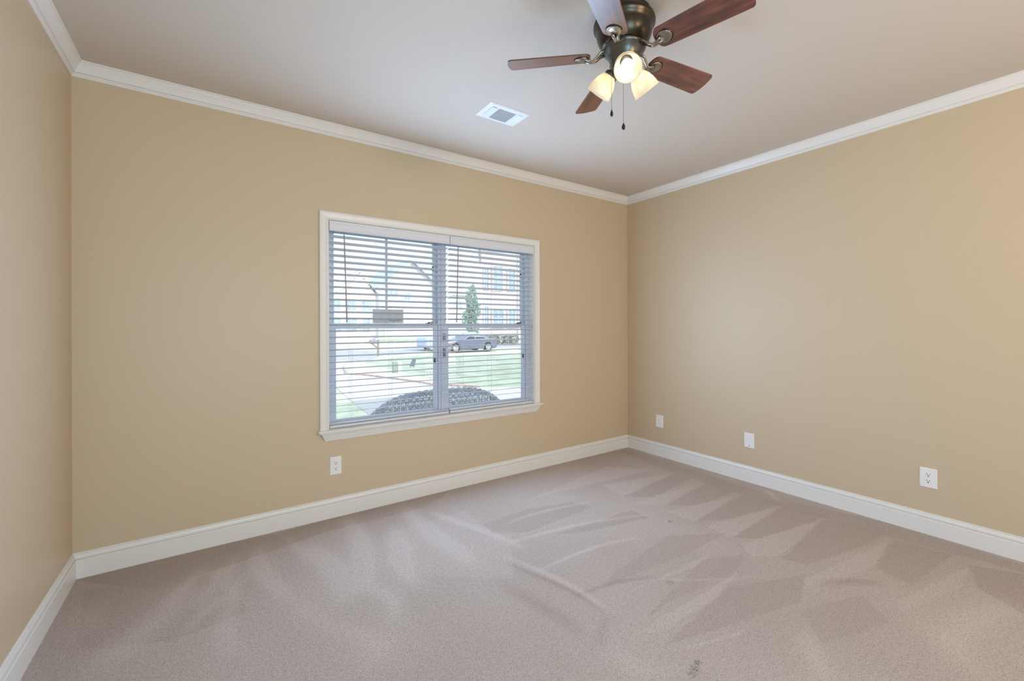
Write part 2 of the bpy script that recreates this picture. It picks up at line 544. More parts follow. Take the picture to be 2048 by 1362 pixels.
STREAKS = [(-3.5, -0.18, -3.48, -0.83, 0.045, 0.6),
    (-3.25, -0.31, -3.25, -0.99, 0.06, 0.6),
    (-3.03, -0.09, -3.08, -0.96, 0.06, 0.7),
    (-2.82, -0.41, -2.84, -1.1, 0.06, 0.6),
    (-2.55, -0.12, -2.59, -1.08, 0.06, 0.6),
    (-3.9, -0.39, -4.07, -0.9, 0.09, 0.5),
    (-3.78, -0.36, -3.74, -0.7, 0.05, 0.4),
    (-3.77, -0.63, -3.8, -0.86, 0.04, 0.35),
    (-3.75, -0.69, -3.64, -1.08, 0.05, 0.4),
    (-2.42, -0.32, -2.28, -1.09, 0.03, 0.6),
    (-3.1, -1.0, -3.07, -1.29, 0.05, 0.4),
    (-3.32, -0.15, -3.38, -0.55, 0.03, 0.3),
    (-3.67, -0.2, -3.65, -0.72, 0.04, 0.3),
    (-3.86, -0.25, -3.89, -0.55, 0.04, 0.3),
    (-3.59, -0.44, -3.65, -0.76, 0.03, 0.25),
    (-4.2, -0.38, -4.28, -0.6, 0.07, 0.25),
    (-2.77, -0.68, -2.89, -0.84, 0.04, 0.3),
    (-3.37, -0.91, -3.34, -1.26, 0.05, 0.2),
    (-3.23, -1.22, -3.25, -1.49, 0.06, 0.25),
    (-2.33, -1.13, -2.27, -1.8, 0.02, 0.5),
    (-2.36, -1.19, -2.3, -1.8, 0.015, -0.5),
    (-2.29, -1.33, -1.55, -1.44, 0.012, 0.6),
    (-2.11, -0.82, -1.41, -0.8, 0.015, 0.5),
    (-2.24, -1.01, -1.26, -1.23, 0.014, 0.6),
    (-1.96, -1.74, -1.36, -2.0, 0.012, 0.3),
    (-2.29, -1.61, -1.8, -1.8, 0.015, -0.5),
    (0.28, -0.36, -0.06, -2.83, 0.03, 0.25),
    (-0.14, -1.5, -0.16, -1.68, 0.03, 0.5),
    (-1.23, -2.79, -0.57, -2.85, 0.06, 0.3),
    (-1.61, -2.44, -1.88, -2.49, 0.05, 0.3),
    (-2.27, -2.22, -2.4, -1.97, 0.05, 0.25),
    (-1.2, -2.63, -1.33, -2.87, 0.08, 0.25),
    (-1.24, -2.31, -0.91, -2.41, 0.03, -0.5),
    (-2.46, -1.33, -2.49, -1.84, 0.04, -0.35),
    (-2.45, -1.87, -2.27, -1.88, 0.03, -0.3)]

build_floor()

bm = bmesh.new()
box(bm, -W - 0.12, 0.12, YR - 0.12, 0.18, H, H + 0.12)
struct(obj('ceiling', bm, M['ceiling']))
bm = bmesh.new()
box(bm, -W - 0.12, -W, YR, 0.0, 0, H)
struct(obj('wall_left', bm, M['wall']))
bm = bmesh.new()
box(bm, 0.0, 0.12, YR, 0.0, 0, H)
struct(obj('wall_right', bm, M['wall']))

def holed_wall(name, x0, x1, y0, y1, z0, z1, hx0, hx1, hz0, hz1):
    bm = bmesh.new()
    box(bm, x0, hx0, y0, y1, z0, z1)
    box(bm, hx1, x1, y0, y1, z0, z1)
    if hz0 > z0:
        box(bm, hx0, hx1, y0, y1, z0, hz0)
    box(bm, hx0, hx1, y0, y1, hz1, z1)
    bmesh.ops.remove_doubles(bm, verts=bm.verts, dist=1e-5)
    return struct(obj(name, bm, [M['wall']]))

holed_wall('wall_back', -W - 0.12, 0.12, 0.0, 0.15, 0, H, WX0, WX1, WZ0, WZ1)
bm = bmesh.new()
box(bm, -W - 0.12, 0.12, YR - 0.12, YR, 0, H)
struct(obj('wall_front', bm, M['wall']))

# crown moulding: profile (out, drop) swept along each wall with mitred ends
CROWN = [(0, 0.077), (0.005, 0.077), (0.0075, 0.073), (0.0075, 0.069), (0.011, 0.067), (0.014, 0.062), (0.0090, 0.0595), (0.0090, 0.0570),
         (0.017, 0.056), (0.022, 0.046), (0.030, 0.031), (0.037, 0.020), (0.042, 0.013), (0.043, 0.010), (0.048, 0.009), (0.051, 0.006), (0.051, 0.0), (0, 0)]
BASE = [(0, 0.134), (0.004, 0.134), (0.006, 0.131), (0.0020, 0.1275), (0.0020, 0.1250), (0.0085, 0.1240), (0.0115, 0.116), (0.0125, 0.108), (0.0125, 0.1055),
        (0.0050, 0.1040), (0.0050, 0.1000), (0.0165, 0.0990), (0.0185, 0.0965), (0.0185, 0.002), (0.0185, 0.0), (0, 0.0)]

def run(name, prof, side, top):
    bm = bmesh.new()
    def ring(end):
        out = []
        for o, d in prof:
            z = H - d if top else d
            if side == 'back':
                out.append(((-W + o) if end == 0 else -o, -o, z))
            elif side == 'right':
                out.append((-o, -o if end == 0 else YR + o, z))
            elif side == 'left':
                out.append((-W + o, -o if end == 0 else YR + o, z))
            else:
                out.append(((-W + o) if end == 0 else -o, YR + o, z))
        return out
    loft(bm, [ring(0), ring(1)])
    return struct(obj(name, bm, M['trim']))

for i, s in enumerate(('back', 'right', 'left', 'front')):
    run('trim_%d' % (i + 1), CROWN, s, True)
for s in ('back', 'right', 'left'):
    run('baseboard_' + s, BASE, s, False)

# ------------------------------------------------------------------ the twin window
win = empty('window_1', (0, 0, 0), kind='structure')

def frame_rect(bm, x0, x1, z0, z1, prof, sides='LTR'):
    """mitred frame; prof: (inset from the outer edge, y towards the room is negative)"""
    def corner(sx, sz, i):
        X = x0 + i if sx == 0 else x1 - i
        Z = z0 + i if sz == 0 else z1 - i
        return X, Z
    seq = {'LTR': [(0, 'b'), (0, 1), (1, 1), (1, 'b')]}.get(sides)
    if sides == 'ALL':
        seq = [(0, 0), (0, 1), (1, 1), (1, 0), (0, 0)]
    rings = []
    for sx, sz in seq:
        r = []
        for i, y in prof:
            if sz == 'b':
                X = x0 + i if sx == 0 else x1 - i
                Z = z0
            else:
                X, Z = corner(sx, sz, i)
            r.append((X, y, Z))
        rings.append(r)
    if sides == 'ALL':
        V = [[bm.verts.new(p) for p in r] for r in rings[:-1]]
        V.append(V[0])
        n = len(prof)
        for a, b in zip(V, V[1:]):
            for i in range(n):
                j = (i + 1) % n
                bm.faces.new((a[i], a[j], b[j], b[i]))
    else:
        loft(bm, rings)

bm = bmesh.new()
frame_rect(bm, -3.155, -1.240, 0.615, 2.134,
           [(0, 0), (0, -0.016), (0.003, -0.020), (0.007, -0.020), (0.011, -0.017), (0.014, -0.0155), (0.040, -0.012), (0.044, -0.0135),
            (0.048, -0.0165), (0.053, -0.0165), (0.057, -0.012), (0.059, 0.0)])
obj('casing', bm, M['trim'], win)
bm = bmesh.new()
prism(bm, [(-0.048, 0.6005), (-0.050, 0.604), (-0.050, 0.611), (-0.047, 0.615), (0.0, 0.615), (0.0, 0.5985), (-0.044, 0.5985)], 'yz', -3.167, -1.228)
box(bm, WX0 + 0.001, WX1 - 0.001, 0.0, 0.084, 0.5985, 0.615)
obj('stool', bm, M['trim'], win)
# apron: bed-mould profile whose ends are returned to the wall
bm = bmesh.new()
AP = [(0, 0.5985), (0.038, 0.5985), (0.040, 0.594), (0.036, 0.588), (0.030, 0.582), (0.023, 0.568), (0.018, 0.556), (0.014, 0.551), (0.013, 0.545), (0.009, 0.537), (0.0, 0.535)]
loft(bm, [[(-3.113 - o, -o, z) for o, z in AP], [(-1.280 + o, -o, z) for o, z in AP]])
obj('apron', bm, M['trim'], win)
# extension jambs of the reveal
bm = bmesh.new()
box(bm, WX0, WX0 + 0.004, 0.0, 0.15, 0.615, WZ1)
box(bm, WX1 - 0.004, WX1, 0.0, 0.15, 0.615, WZ1)
box(bm, WX0 + 0.004, WX1 - 0.004, 0.0, 0.15, WZ1 - 0.004, WZ1)
obj('jamb_liner', bm, M['trim'], win)

UX = [(-3.092, -2.199), (-2.197, -1.304)]       # the two mulled units
def sash(parent, name, x0, x1, z0, z1, y0, y1, stile, bottom, top, muntin=False):
    bm = bmesh.new()
    box(bm, x0, x0 + stile, y0, y1, z0, z1)
    box(bm, x1 - stile, x1, y0, y1, z0, z1)
    box(bm, x0 + stile, x1 - stile, y0, y1, z0, z0 + bottom)
    box(bm, x0 + stile, x1 - stile, y0, y1, z1 - top, z1)
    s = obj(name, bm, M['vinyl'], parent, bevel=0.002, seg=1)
    yc = (y0 + y1) / 2
    boxo('pane', x0 + stile - 0.004, x1 - stile + 0.004, yc - 0.002, yc + 0.002, z0 + bottom - 0.004, z1 - top + 0.004, M['glass'], s)
    return s

for ui, (a, b) in enumerate(UX):
    bm = bmesh.new()
    frame_rect(bm, a, b, 0.602, 2.072, [(0, 0.080), (0, 0.149), (0.030, 0.149), (0.030, 0.118), (0.026, 0.118), (0.026, 0.114), (0.030, 0.114), (0.030, 0.080)], 'ALL')
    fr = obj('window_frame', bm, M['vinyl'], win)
    up = sash(win, 'upper_sash', a + 0.028, b - 0.028, 1.322, 2.044, 0.118, 0.142, 0.030, 0.034, 0.030)
    lo = sash(win, 'lower_sash', a + 0.031, b - 0.031, 0.626, 1.352, 0.088, 0.113, 0.034, 0.034, 0.036)
    if ui == 0:
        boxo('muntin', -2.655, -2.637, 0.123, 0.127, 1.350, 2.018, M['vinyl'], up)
    for nm, par, zz in (('vent_stop', up, 1.808), ('vent_stop', lo, 1.052)):
        y = 0.1165 if par is up else 0.0865
        bm = bmesh.new()
        prism(bm, [(b - 0.068, zz - 0.016), (b - 0.068 + 0.011, zz - 0.016), (b - 0.068 + 0.011, zz + 0.012), (b - 0.068 + 0.006, zz + 0.020), (b - 0.068, zz + 0.018)], 'xz', y - 0.012, y + 0.002)
        vs_ = obj(nm, bm, M['black'], par)
        vs_['label'] = 'small black vent stop'
    # cam lock on the meeting rail, near the mullion side
    bm = bmesh.new()
    box(bm, b - 0.125, b - 0.075, 0.090, 0.112, 1.352, 1.360)
    tube(bm, [(b - 0.112, 0.098, 1.362), (b - 0.09, 0.094, 1.366), (b - 0.07, 0.088, 1.366)], 0.004, 6)
    obj('sash_lock', bm, M['black'], lo)
# mullion cover with its dark alarm contacts
bm = bmesh.new()
box(bm, -2.206, -2.190, 0.072, 0.080, 0.632, 2.044)
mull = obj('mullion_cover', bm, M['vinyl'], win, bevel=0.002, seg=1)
for z0, z1 in ((1.215, 1.272), (1.078, 1.150)):
    boxo('contact_sensor', -2.186, -2.166, 0.066, 0.080, z0, z1, M['slate'], win, bevel=0.002)

# grey notice sheet hanging on the inside of the upper left pane
nt = empty('notice_sheet', (-2.631, 0.128, 1.344), label='small grey notice sheet fixed to the left window pane above the meeting rail', cat='notice')
bm = bmesh.new()
box(bm, -0.121, 0.121, -0.0035, -0.0005, 0.014, 0.122)
sheet = obj('sheet', bm, M['grey_plate'], nt)
for sx in (-0.072, 0.076):
    bm = bmesh.new()
    lathe(bm, [(0, 0.002), (0.004, 0.002), (0.0045, 0), (0.0045, -0.001), (0, -0.001)], 12, Matrix.Translation((sx, -0.0045, 0.113)) @ Matrix.Rotation(R(90), 4, 'X'))
    obj('eyelet', bm, M['plate'], nt)
cu = bpy.data.curves.new('lettering', 'FONT')
cu.body = 'M.2 MM'
cu.size = 0.030
cu.extrude = 0.0006
cu.align_x = 'CENTER'
tx = bpy.data.objects.new('lettering', cu)
COL.objects.link(tx)
dg = bpy.context.evaluated_depsgraph_get()
me = bpy.data.meshes.new_from_object(tx.evaluated_get(dg))
bpy.data.objects.remove(tx)
le = bpy.data.objects.new('lettering', me)
me.materials.append(M['black'])
COL.objects.link(le)
le.parent = nt
le.rotation_euler = (R(90), 0, 0)
le.location = (0.056, -0.0042, 0.030)

# ------------------------------------------------------------------ the two blinds
def make_blind(x0, x1, label, wand_x, wand_top, wand_low, cords):
    b = empty('window_blind', ((x0 + x1) / 2, 0.035, 0.616), label=label, cat='window blind')
    ox, oy, oz = b.location
    def P(name, bm, m, **kw):
        for v in bm.verts:
            v.co -= Vector((ox, oy, oz))
        return obj(name, bm, m, b, **kw)
    bm = bmesh.new()
    box(bm, x0 + 0.006, x1 - 0.006, 0.010, 0.062, 2.018, 2.070)
    P('headrail', bm, M['slat'])
    bm = bmesh.new()
    prism(bm, [(-0.004, 2.002), (-0.009, 2.006), (-0.009, 2.016), (-0.006, 2.020), (-0.006, 2.056), (-0.009, 2.060), (-0.010, 2.070), (-0.002, 2.072), (0.003, 2.072), (0.003, 2.002)], 'yz', x0 + 0.001, x1 - 0.001)
    P('valance', bm, M['slat'])
    bm = bmesh.new()
    n, pitch, top = 29, 0.0447, 1.972
    tilt = R(12)
    for i in range(n):
        z = top - i * pitch
        pts = []
        for u in (-1, -0.5, 0, 0.5, 1):
            pts.append((u * 0.025, 0.0022 * (1 - u * u) + 0.0014))
        for u in (1, 0.5, 0, -0.5, -1):
            pts.append((u * 0.025, 0.0022 * (1 - u * u) - 0.0014))
        c, s = math.cos(tilt), -math.sin(tilt)
        pr = [(0.035 + y * c - q * s, z + y * s + q * c) for y, q in pts]
        prism(bm, pr, 'yz', x0 + 0.004, x1 - 0.004)
    P('slats', bm, M['slat'])
    bm = bmesh.new()
    box(bm, x0 + 0.004, x1 - 0.004, 0.010, 0.060, 0.618, 0.636)
    box(bm, x0 + 0.004, x1 - 0.004, 0.010, 0.060, 0.640, 0.643)
    box(bm, x0 + 0.004, x1 - 0.004, 0.011, 0.061, 0.6445, 0.6475)
    P('bottom_rail', bm, M['slat'], bevel=0.002)
    for cx in cords:
        bm = bmesh.new()
        for yy, xx in ((0.0085, cx), (0.0615, cx), (0.035, cx + 0.018)):
            tube(bm, [(xx, yy, 0.62), (xx, yy, 1.3), (xx, yy, 2.02)], 0.0008, 5)
        for i in range(n):
            z = top - i * pitch
            tube(bm, [(cx, 0.0085, z + 0.0012), (cx, 0.0615, z - 0.0098)], 0.0006, 4)
        P('ladder_cord', bm, M['cord'])
    bm = bmesh.new()
    pts = [Vector(wand_top).lerp(Vector(wand_low), t) for t in (0, 0.02, 0.5, 0.98, 1)]
    tube(bm, pts, [0.003, 0.0048, 0.0048, 0.0052, 0.0035], 8)
    tube(bm, [Vector(wand_top), Vector(wand_top) + Vector((0, 0.02, 0.03))], 0.0015, 5)
    w = P('tilt_wand', bm, M['wand'], smooth=True)
    w['label'] = 'grey tilt wand'
    return b
make_blind(-3.090, -2.163, 'white slatted blind over the left half of the twin window', 0, (-2.990, -0.004, 1.985), (-2.972, -0.002, 1.362), (-2.945, -2.650, -2.335))
make_blind(-2.160, -1.306, 'white slatted blind over the right half of the twin window', 0, (-2.085, -0.004, 1.99), (-2.101, -0.002, 1.363), (-2.038, -1.760, -1.425))

# ------------------------------------------------------------------ outlets and plates
def plate(loc, rz, label, wide, kind):
    """built facing -y, back at y = 0"""
    root = empty('wall_outlet' if kind != 'blank' else 'wall_plate', loc, rz, label=label, cat='outlet' if kind != 'blank' else 'wall plate', group='wall plates along the baseboard')
    hw, hh = wide / 2, 0.0625
    bm = bmesh.new()
    loft(bm, [[(-hw, 0, -hh), (hw, 0, -hh), (hw, 0, hh), (-hw, 0, hh)],
              [(-hw, -0.003, -hh), (hw, -0.003, -hh), (hw, -0.003, hh), (-hw, -0.003, hh)],
              [(-hw + 0.004, -0.0065, -hh + 0.004), (hw - 0.004, -0.0065, -hh + 0.004), (hw - 0.004, -0.0065, hh - 0.004), (-hw + 0.004, -0.0065, hh - 0.004)]])
    obj('cover_plate', bm, M['plate'], root)
    if kind == 'duplex':
        for zc in (0.0195, -0.0195):
            bm = bmesh.new()
            prof = []
            for i in range(24):
                a = 2 * math.pi * i / 24
                prof.append((0.0175 * math.cos(a), zc + max(-0.0135, min(0.0135, 0.0175 * math.sin(a)))))
            prism(bm, prof, 'xz', -0.0085, -0.004)
            rc = obj('receptacle', bm, M['plate'], root, bevel=0.0006, seg=1)
            bm = bmesh.new()
            box(bm, -0.0078, -0.0052, -0.0088, -0.0080, zc + 0.001, zc + 0.010)
            box(bm, 0.0052, 0.0078, -0.0088, -0.0080, zc + 0.0015, zc + 0.009)
            prism(bm, [(0.0036 * math.cos(a), zc - 0.0068 + 0.0036 * math.sin(a)) for a in [2 * math.pi * j / 10 for j in range(10)]], 'xz', -0.0088, -0.0080)
            sl = obj('slots', bm, M['slot'], rc)
            sl['label'] = 'dark plug slots'
        bm = bmesh.new()
        lathe(bm, [(0, 0.001), (0.003, 0.001), (0.0035, 0), (0, 0)], 10, Matrix.Translation((0, -0.0066, 0)) @ Matrix.Rotation(R(90), 4, 'X'))
        obj('screw', bm, M['plate'], root)
    elif kind == 'blank':
        bm = bmesh.new()
        lathe(bm, [(0, 0.002), (0.003, 0.002), (0.0035, 0), (0, 0)], 10, Matrix.Translation((0.002, -0.0062, -0.044)) @ Matrix.Rotation(R(90), 4, 'X'))
        s = obj('screw', bm, M['slot'], root)
        bm = bmesh.new()
        lathe(bm, [(0, 0.002), (0.003, 0.002), (0.0035, 0), (0, 0)], 10, Matrix.Translation((0.002, -0.0062, 0.046)) @ Matrix.Rotation(R(90), 4, 'X'))
        obj('screw', bm, M['plate'], root)
    else:
        for zc in (0.012, -0.016):
            bm = bmesh.new()
            lathe(bm, [(0, 0.006), (0.0022, 0.006), (0.0022, 0.0), (0.0042, 0), (0.0042, -0.001), (0, -0.001)], 12, Matrix.Translation((0, -0.0068, zc)) @ Matrix.Rotation(R(90), 4, 'X'))
            obj('jack', bm, M['wand'], root)
    return root
plate((-3.051, -0.0002, 0.3565), 0, 'white duplex outlet on the window wall below the window', 0.077, 'duplex')
plate((-0.0002, -0.415, 0.3545), R(-90), 'small white jack plate on the right wall nearest the corner', 0.086, 'jack')
plate((-0.0002, -1.315, 0.353), R(-90), 'blank white plate in the middle of the three on the right wall', 0.084, 'blank')
plate((-0.0002, -2.4355, 0.3555), R(-90), 'white duplex outlet nearest the camera on the right wall', 0.084, 'duplex')

# ------------------------------------------------------------------ ceiling register
vt = empty('ceiling_vent', (-2.165, -0.803, H), label='white rectangular air register on the ceiling between fan and window', cat='vent')
bm = bmesh.new()
hx, hy = 0.152, 0.101
loft(bm, [[(-hx, -hy, 0), (hx, -hy, 0), (hx, hy, 0), (-hx, hy, 0)],
          [(-hx, -hy, -0.003), (hx, -hy, -0.003), (hx, hy, -0.003), (-hx, hy, -0.003)],
          [(-hx + 0.010, -hy + 0.010, -0.008), (hx - 0.010, -hy + 0.010, -0.008), (hx - 0.010, hy - 0.010, -0.008), (-hx + 0.010, hy - 0.010, -0.008)]])
obj('faceplate', bm, M['vent'], vt)
def louvre(x0, x1, y0, y1, n, lean, across, name, m, back):
    bm = bmesh.new()
    box(bm, x0, x1, y0, y1, -0.0088, -0.0082, 0)
    for i in range(n):
        if across == 'x':
            c = x0 + (i + 0.5) * (x1 - x0) / n
            w = (x1 - x0) / n * 0.42
            prism(bm, [(c - w - lean, -0.0088), (c - w - lean + 0.0015, -0.0088), (c + w, -0.0135), (c + w - 0.0015, -0.0135)], 'xz', y0, y1, mi=1)
        else:
            c = y0 + (i + 0.5) * (y1 - y0) / n
            w = (y1 - y0) / n * 0.42
            prism(bm, [(c - w, -0.0088), (c - w + 0.0015, -0.0088), (c + w, -0.0125), (c + w - 0.0015, -0.0125)], 'yz', x0, x1, mi=1)
    return obj(name, bm, [back, m], vt)
louvre(-0.118, -0.082, -0.066, 0.066, 3, 0.0, 'x', 'louvre', M['vent'], M['vent_dark'])
louvre(-0.066, 0.062, -0.066, 0.066, 13, 0.0, 'y', 'centre_grille', M['vent_in'], M['vent_in'])
louvre(0.080, 0.116, -0.066, 0.066, 3, 0.0, 'x', 'louvre', M['vent'], M['vent_in'])

# ------------------------------------------------------------------ ceiling fan
FX, FY = -2.210, -1.877
fan = empty('ceiling_fan', (FX, FY, H), label='five blade flush mount ceiling fan with three lit glass shades', cat='ceiling fan')
bm = bmesh.new()
lathe(bm, [(0, 0.0), (0.112, 0.0), (0.117, -0.004), (0.118, -0.012), (0.114, -0.018), (0.114, -0.024), (0.128, -0.029), (0.135, -0.036),
           (0.137, -0.045), (0.136, -0.054), (0.131, -0.058), (0.131, -0.062), (0.127, -0.066), (0.124, -0.080), (0.121, -0.098), (0.114, -0.118), (0.104, -0.134), (0.092, -0.146), (0.084, -0.150), (0.0, -0.150)], 64)
obj('motor_housing', bm, M['bronze'], fan, smooth=True)
bm = bmesh.new()
lathe(bm, [(0, -0.150), (0.092, -0.150), (0.095, -0.153), (0.095, -0.160), (0.090, -0.166), (0.078, -0.180), (0.069, -0.195), (0.064, -0.212), (0.061, -0.232), (0.058, -0.244), (0.050, -0.256), (0.034, -0.264), (0.012, -0.268), (0.0, -0.268)], 48)
obj('switch_housing', bm, M['pewter'], fan, smooth=True)
BZ = -0.180
def blade_piece(name, ang, bm_fn, m, parent, pitch=R(-14), smooth=False):
    bm = bmesh.new()
    bm_fn(bm)
    o = obj(name, bm, m, parent, smooth=smooth)
    o.matrix_local = Matrix.Rotation(ang, 4, 'Z') @ Matrix.Translation((0, 0, BZ)) @ Matrix.Rotation(pitch, 4, 'X')
    return o
def blade_fn(bm):
    out = []
    u0, u1 = 0.150, 0.533
    for i in range(13):                     # rounded root
        a = math.pi / 2 + math.pi * i / 12
        out.append((u0 + 0.034 + 0.034 * math.copysign(abs(math.cos(a)) ** 0.8, math.cos(a)), 0.054 * math.copysign(abs(math.sin(a)) ** 0.8, math.sin(a))))
    n = 6
    for i in range(1, n):
        t = i / n
        out.append((u0 + 0.034 + (u1 - 0.050 - u0) * t, -(0.054 + 0.010 * t ** 0.8)))
    for i in range(25):                     # tip: soft corners and a gentle arc
        t = 0.5 - 0.5 * math.cos(math.pi * i / 24)
        v = -0.064 + 0.128 * t
        e = (1 - abs(2 * t - 1) ** 12) ** 0.6
        out.append((u1 - 0.010 + 0.010 * e - 0.010 * (2 * t - 1) ** 2 + 0.0, v * 1.0))
    for i in range(n - 1, 0, -1):
        t = i / n
        out.append((u0 + 0.034 + (u1 - 0.050 - u0) * t, 0.054 + 0.010 * t ** 0.8))
    prism(bm, out, 'xy', -0.003, 0.003)
def iron_fn(bm):
    # round medallion under the blade root with a raised rim, and a forked neck
    Mx = Matrix.Translation((0.190, 0, -0.0035))
    lathe(bm, [(0, -0.006), (0.018, -0.006), (0.021, -0.0045), (0.026, -0.004), (0.029, -0.006), (0.032, -0.004), (0.032, 0.0), (0, 0.0)], 32, Mx)
def slot_fn(bm):
    tube(bm, [(0.186 + 0.037 * math.cos(a), 0.037 * math.sin(a), -0.004) for a in [R(-75 + 150 * i / 14) for i in range(15)]],
         [0.001 + 0.0028 * math.sin(math.pi * i / 14) for i in range(15)], 6)
for kx in range(5):
    ang = R(137.27 - 72 * kx)
    blade_piece('medallion_slot', ang, slot_fn, M['fob'], fan)
    bl = blade_piece('fan_blade', ang, blade_fn, M['wood'], fan)
    blade_piece('blade_medallion', ang, iron_fn, M['iron'], fan, smooth=True)
    bm = bmesh.new()
    ca, sa = math.cos(ang), math.sin(ang)
    def q(u, v, z):
        return (u * ca - v * sa, u * sa + v * ca, z)
    for sv in (-1, 1):
        tube(bm, [q(0.080, 0.016 * sv, -0.162), q(0.104, 0.017 * sv, -0.170), q(0.124, 0.010 * sv, -0.190), q(0.142, 0.004 * sv, -0.199), q(0.160, 0.008 * sv, -0.195), q(0.178, 0.014 * sv, -0.189)],
             [0.010, 0.010, 0.009, 0.008, 0.007, 0.006], 8, flat=0.7)
    obj('blade_arm', bm, M['iron'], fan, smooth=True)

# light kit: three bell shades on short arms
for kx in range(3):
    ang = R(228 + 120 * kx)
    tiltd = R(49)                          # axis below the horizontal
    d = Vector((math.cos(ang) * math.cos(tiltd), math.sin(ang) * math.cos(tiltd), -math.sin(tiltd)))
    base = Vector((0, 0, -0.226)) + Vector((math.cos(ang), math.sin(ang), 0)) * 0.050
    rot = d.to_track_quat('Z', 'Y').to_matrix().to_4x4()
    T = Matrix.Translation(base) @ rot
    bm = bmesh.new()
    lathe(bm, [(0, -0.012), (0.013, -0.012), (0.013, 0.010), (0.024, 0.016), (0.027, 0.022), (0.027, 0.034), (0.024, 0.036), (0, 0.036)], 28, T)
    obj('shade_holder', bm, M['pewter'], fan, smooth=True)
    bm = bmesh.new()
    prof = [(0.022, 0.028), (0.028, 0.032), (0.037, 0.043), (0.046, 0.060), (0.053, 0.080), (0.057, 0.100), (0.0585, 0.117), (0.0595, 0.121)]
    inner = [(r - 0.003, z + 0.000) for r, z in reversed(prof)]
    lathe(bm, prof + [(0.058, 0.1225)] + inner, 40, T)
    sh = obj('lamp_shade', bm, M['shade'], fan, smooth=True)
    sh['label'] = 'marbled cream glass lamp shade, lit'
    bm = bmesh.new()
    lathe(bm, [(0.0, 0.036), (0.012, 0.037), (0.013, 0.050), (0.017, 0.060), (0.024, 0.072), (0.026, 0.080), (0.024, 0.089), (0.017, 0.097), (0.008, 0.101), (0.0, 0.102)], 24, T)
    obj('bulb', bm, M['bulb'], sh, smooth=True)
for (dx, dy, ztop, zlow, sz) in ((-0.066, 0.015, -0.195, -0.443, 0.8), (-0.017, -0.010, -0.262, -0.499, 1.0)):
    bm = bmesh.new()
    tube(bm, [(dx, dy, ztop), (dx, dy, (ztop + zlow) / 2), (dx, dy, zlow)], 0.0011, 6)
    for i in range(int((ztop - zlow) / 0.004)):
        z = ztop - i * 0.004
        lathe(bm, [(0, z + 0.0013), (0.0013, z), (0, z - 0.0013)], 6, Matrix.Translation((dx, dy, 0)))
    ch = obj('pull_chain', bm, M['chain'], fan)
    bm = bmesh.new()
    lathe(bm, [(0, 0.004), (0.002, 0.002), (0.003, -0.002), (0.007 * sz, -0.010), (0.0085 * sz, -0.018), (0.007 * sz, -0.024), (0.003, -0.028), (0, -0.029)], 16, Matrix.Translation((dx, dy, zlow)))
    obj('fob', bm, M['fob'], ch, smooth=True)

# ------------------------------------------------------------------ outdoors
GZ = -0.35
def ground_poly(name, pts, z, m, th=0.02):
    bm = bmesh.new()
    prism(bm, pts, 'xy', z - th, z)
    return struct(obj(name, bm, m))
ground_poly('ground', [(-90, 0.3), (120, 0.3), (120, 150), (-90, 150)], GZ, M['lawn'], 0.3)
ground_poly('street_pavement', [(-30, 20.4), (0.97, 19.5), (1.9, 19.0), (2.6, 18.6), (3.2, 19.6), (4.0, 21.6), (5.1, 21.6), (8.9, 25.2), (40, 25.6), (40, 29.0), (9.0, 29.0),
                                (5.6, 26.0), (3.2, 30.2), (-30, 33)], GZ + 0.012, M['asphalt'])
ground_poly('front_walk', [(-1.5, 3.0), (-1.2, 7.3), (-0.5, 15.3), (0.62, 15.5), (0.03, 12.5), (0.5, 11.75), (1.2, 9.2), (1.4, 8.0), (2.2, 7.0), (3.4, 6.0), (6, 5.6), (6, 3.0)], GZ + 0.02, M['concrete'])
bm = bmesh.new()
ED = [(0.62, 15.5), (0.03, 12.5), (0.5, 11.75), (1.2, 9.2), (1.4, 8.0), (2.2, 7.0)]
for (xa, ya), (xb, yb) in zip(ED, ED[1:]):
    L_ = math.hypot(xb - xa, yb - ya)
    nb = max(1, int(L_ / 0.21))
    for i in range(nb):
        t = (i + 0.5) / nb
        Mb = Matrix.Translation((xa + (xb - xa) * t, ya + (yb - ya) * t, GZ + 0.03)) @ Matrix.Rotation(math.atan2(yb - ya, xb - xa), 4, 'Z')
        box(bm, -0.095, 0.095, -0.05, 0.05, -0.03, 0.035, 0, Mb)
struct(obj('brick_edging', bm, M['edgebrick']))
struct(boxo('porch_floor', -6.0, 2.0, 0.15, 2.3, -0.60, -0.17, M['porch']))
struct(boxo('porch_roof', -6.5, 2.5, 0.15, 2.5, 2.76, 2.94, M['soffit']))
# garage wing of this house, out of the picture on the right: it throws the shade on the near lawn
bm = bmesh.new()
box(bm, 6.5, 15.5, 0.4, 10.0, GZ, 5.2)
prism(bm, [(6.2, 5.2), (15.8, 5.2), (11, 7.4)], 'xz', 0.2, 10.3)
struct(obj('garage_wing', bm, M['siding']))

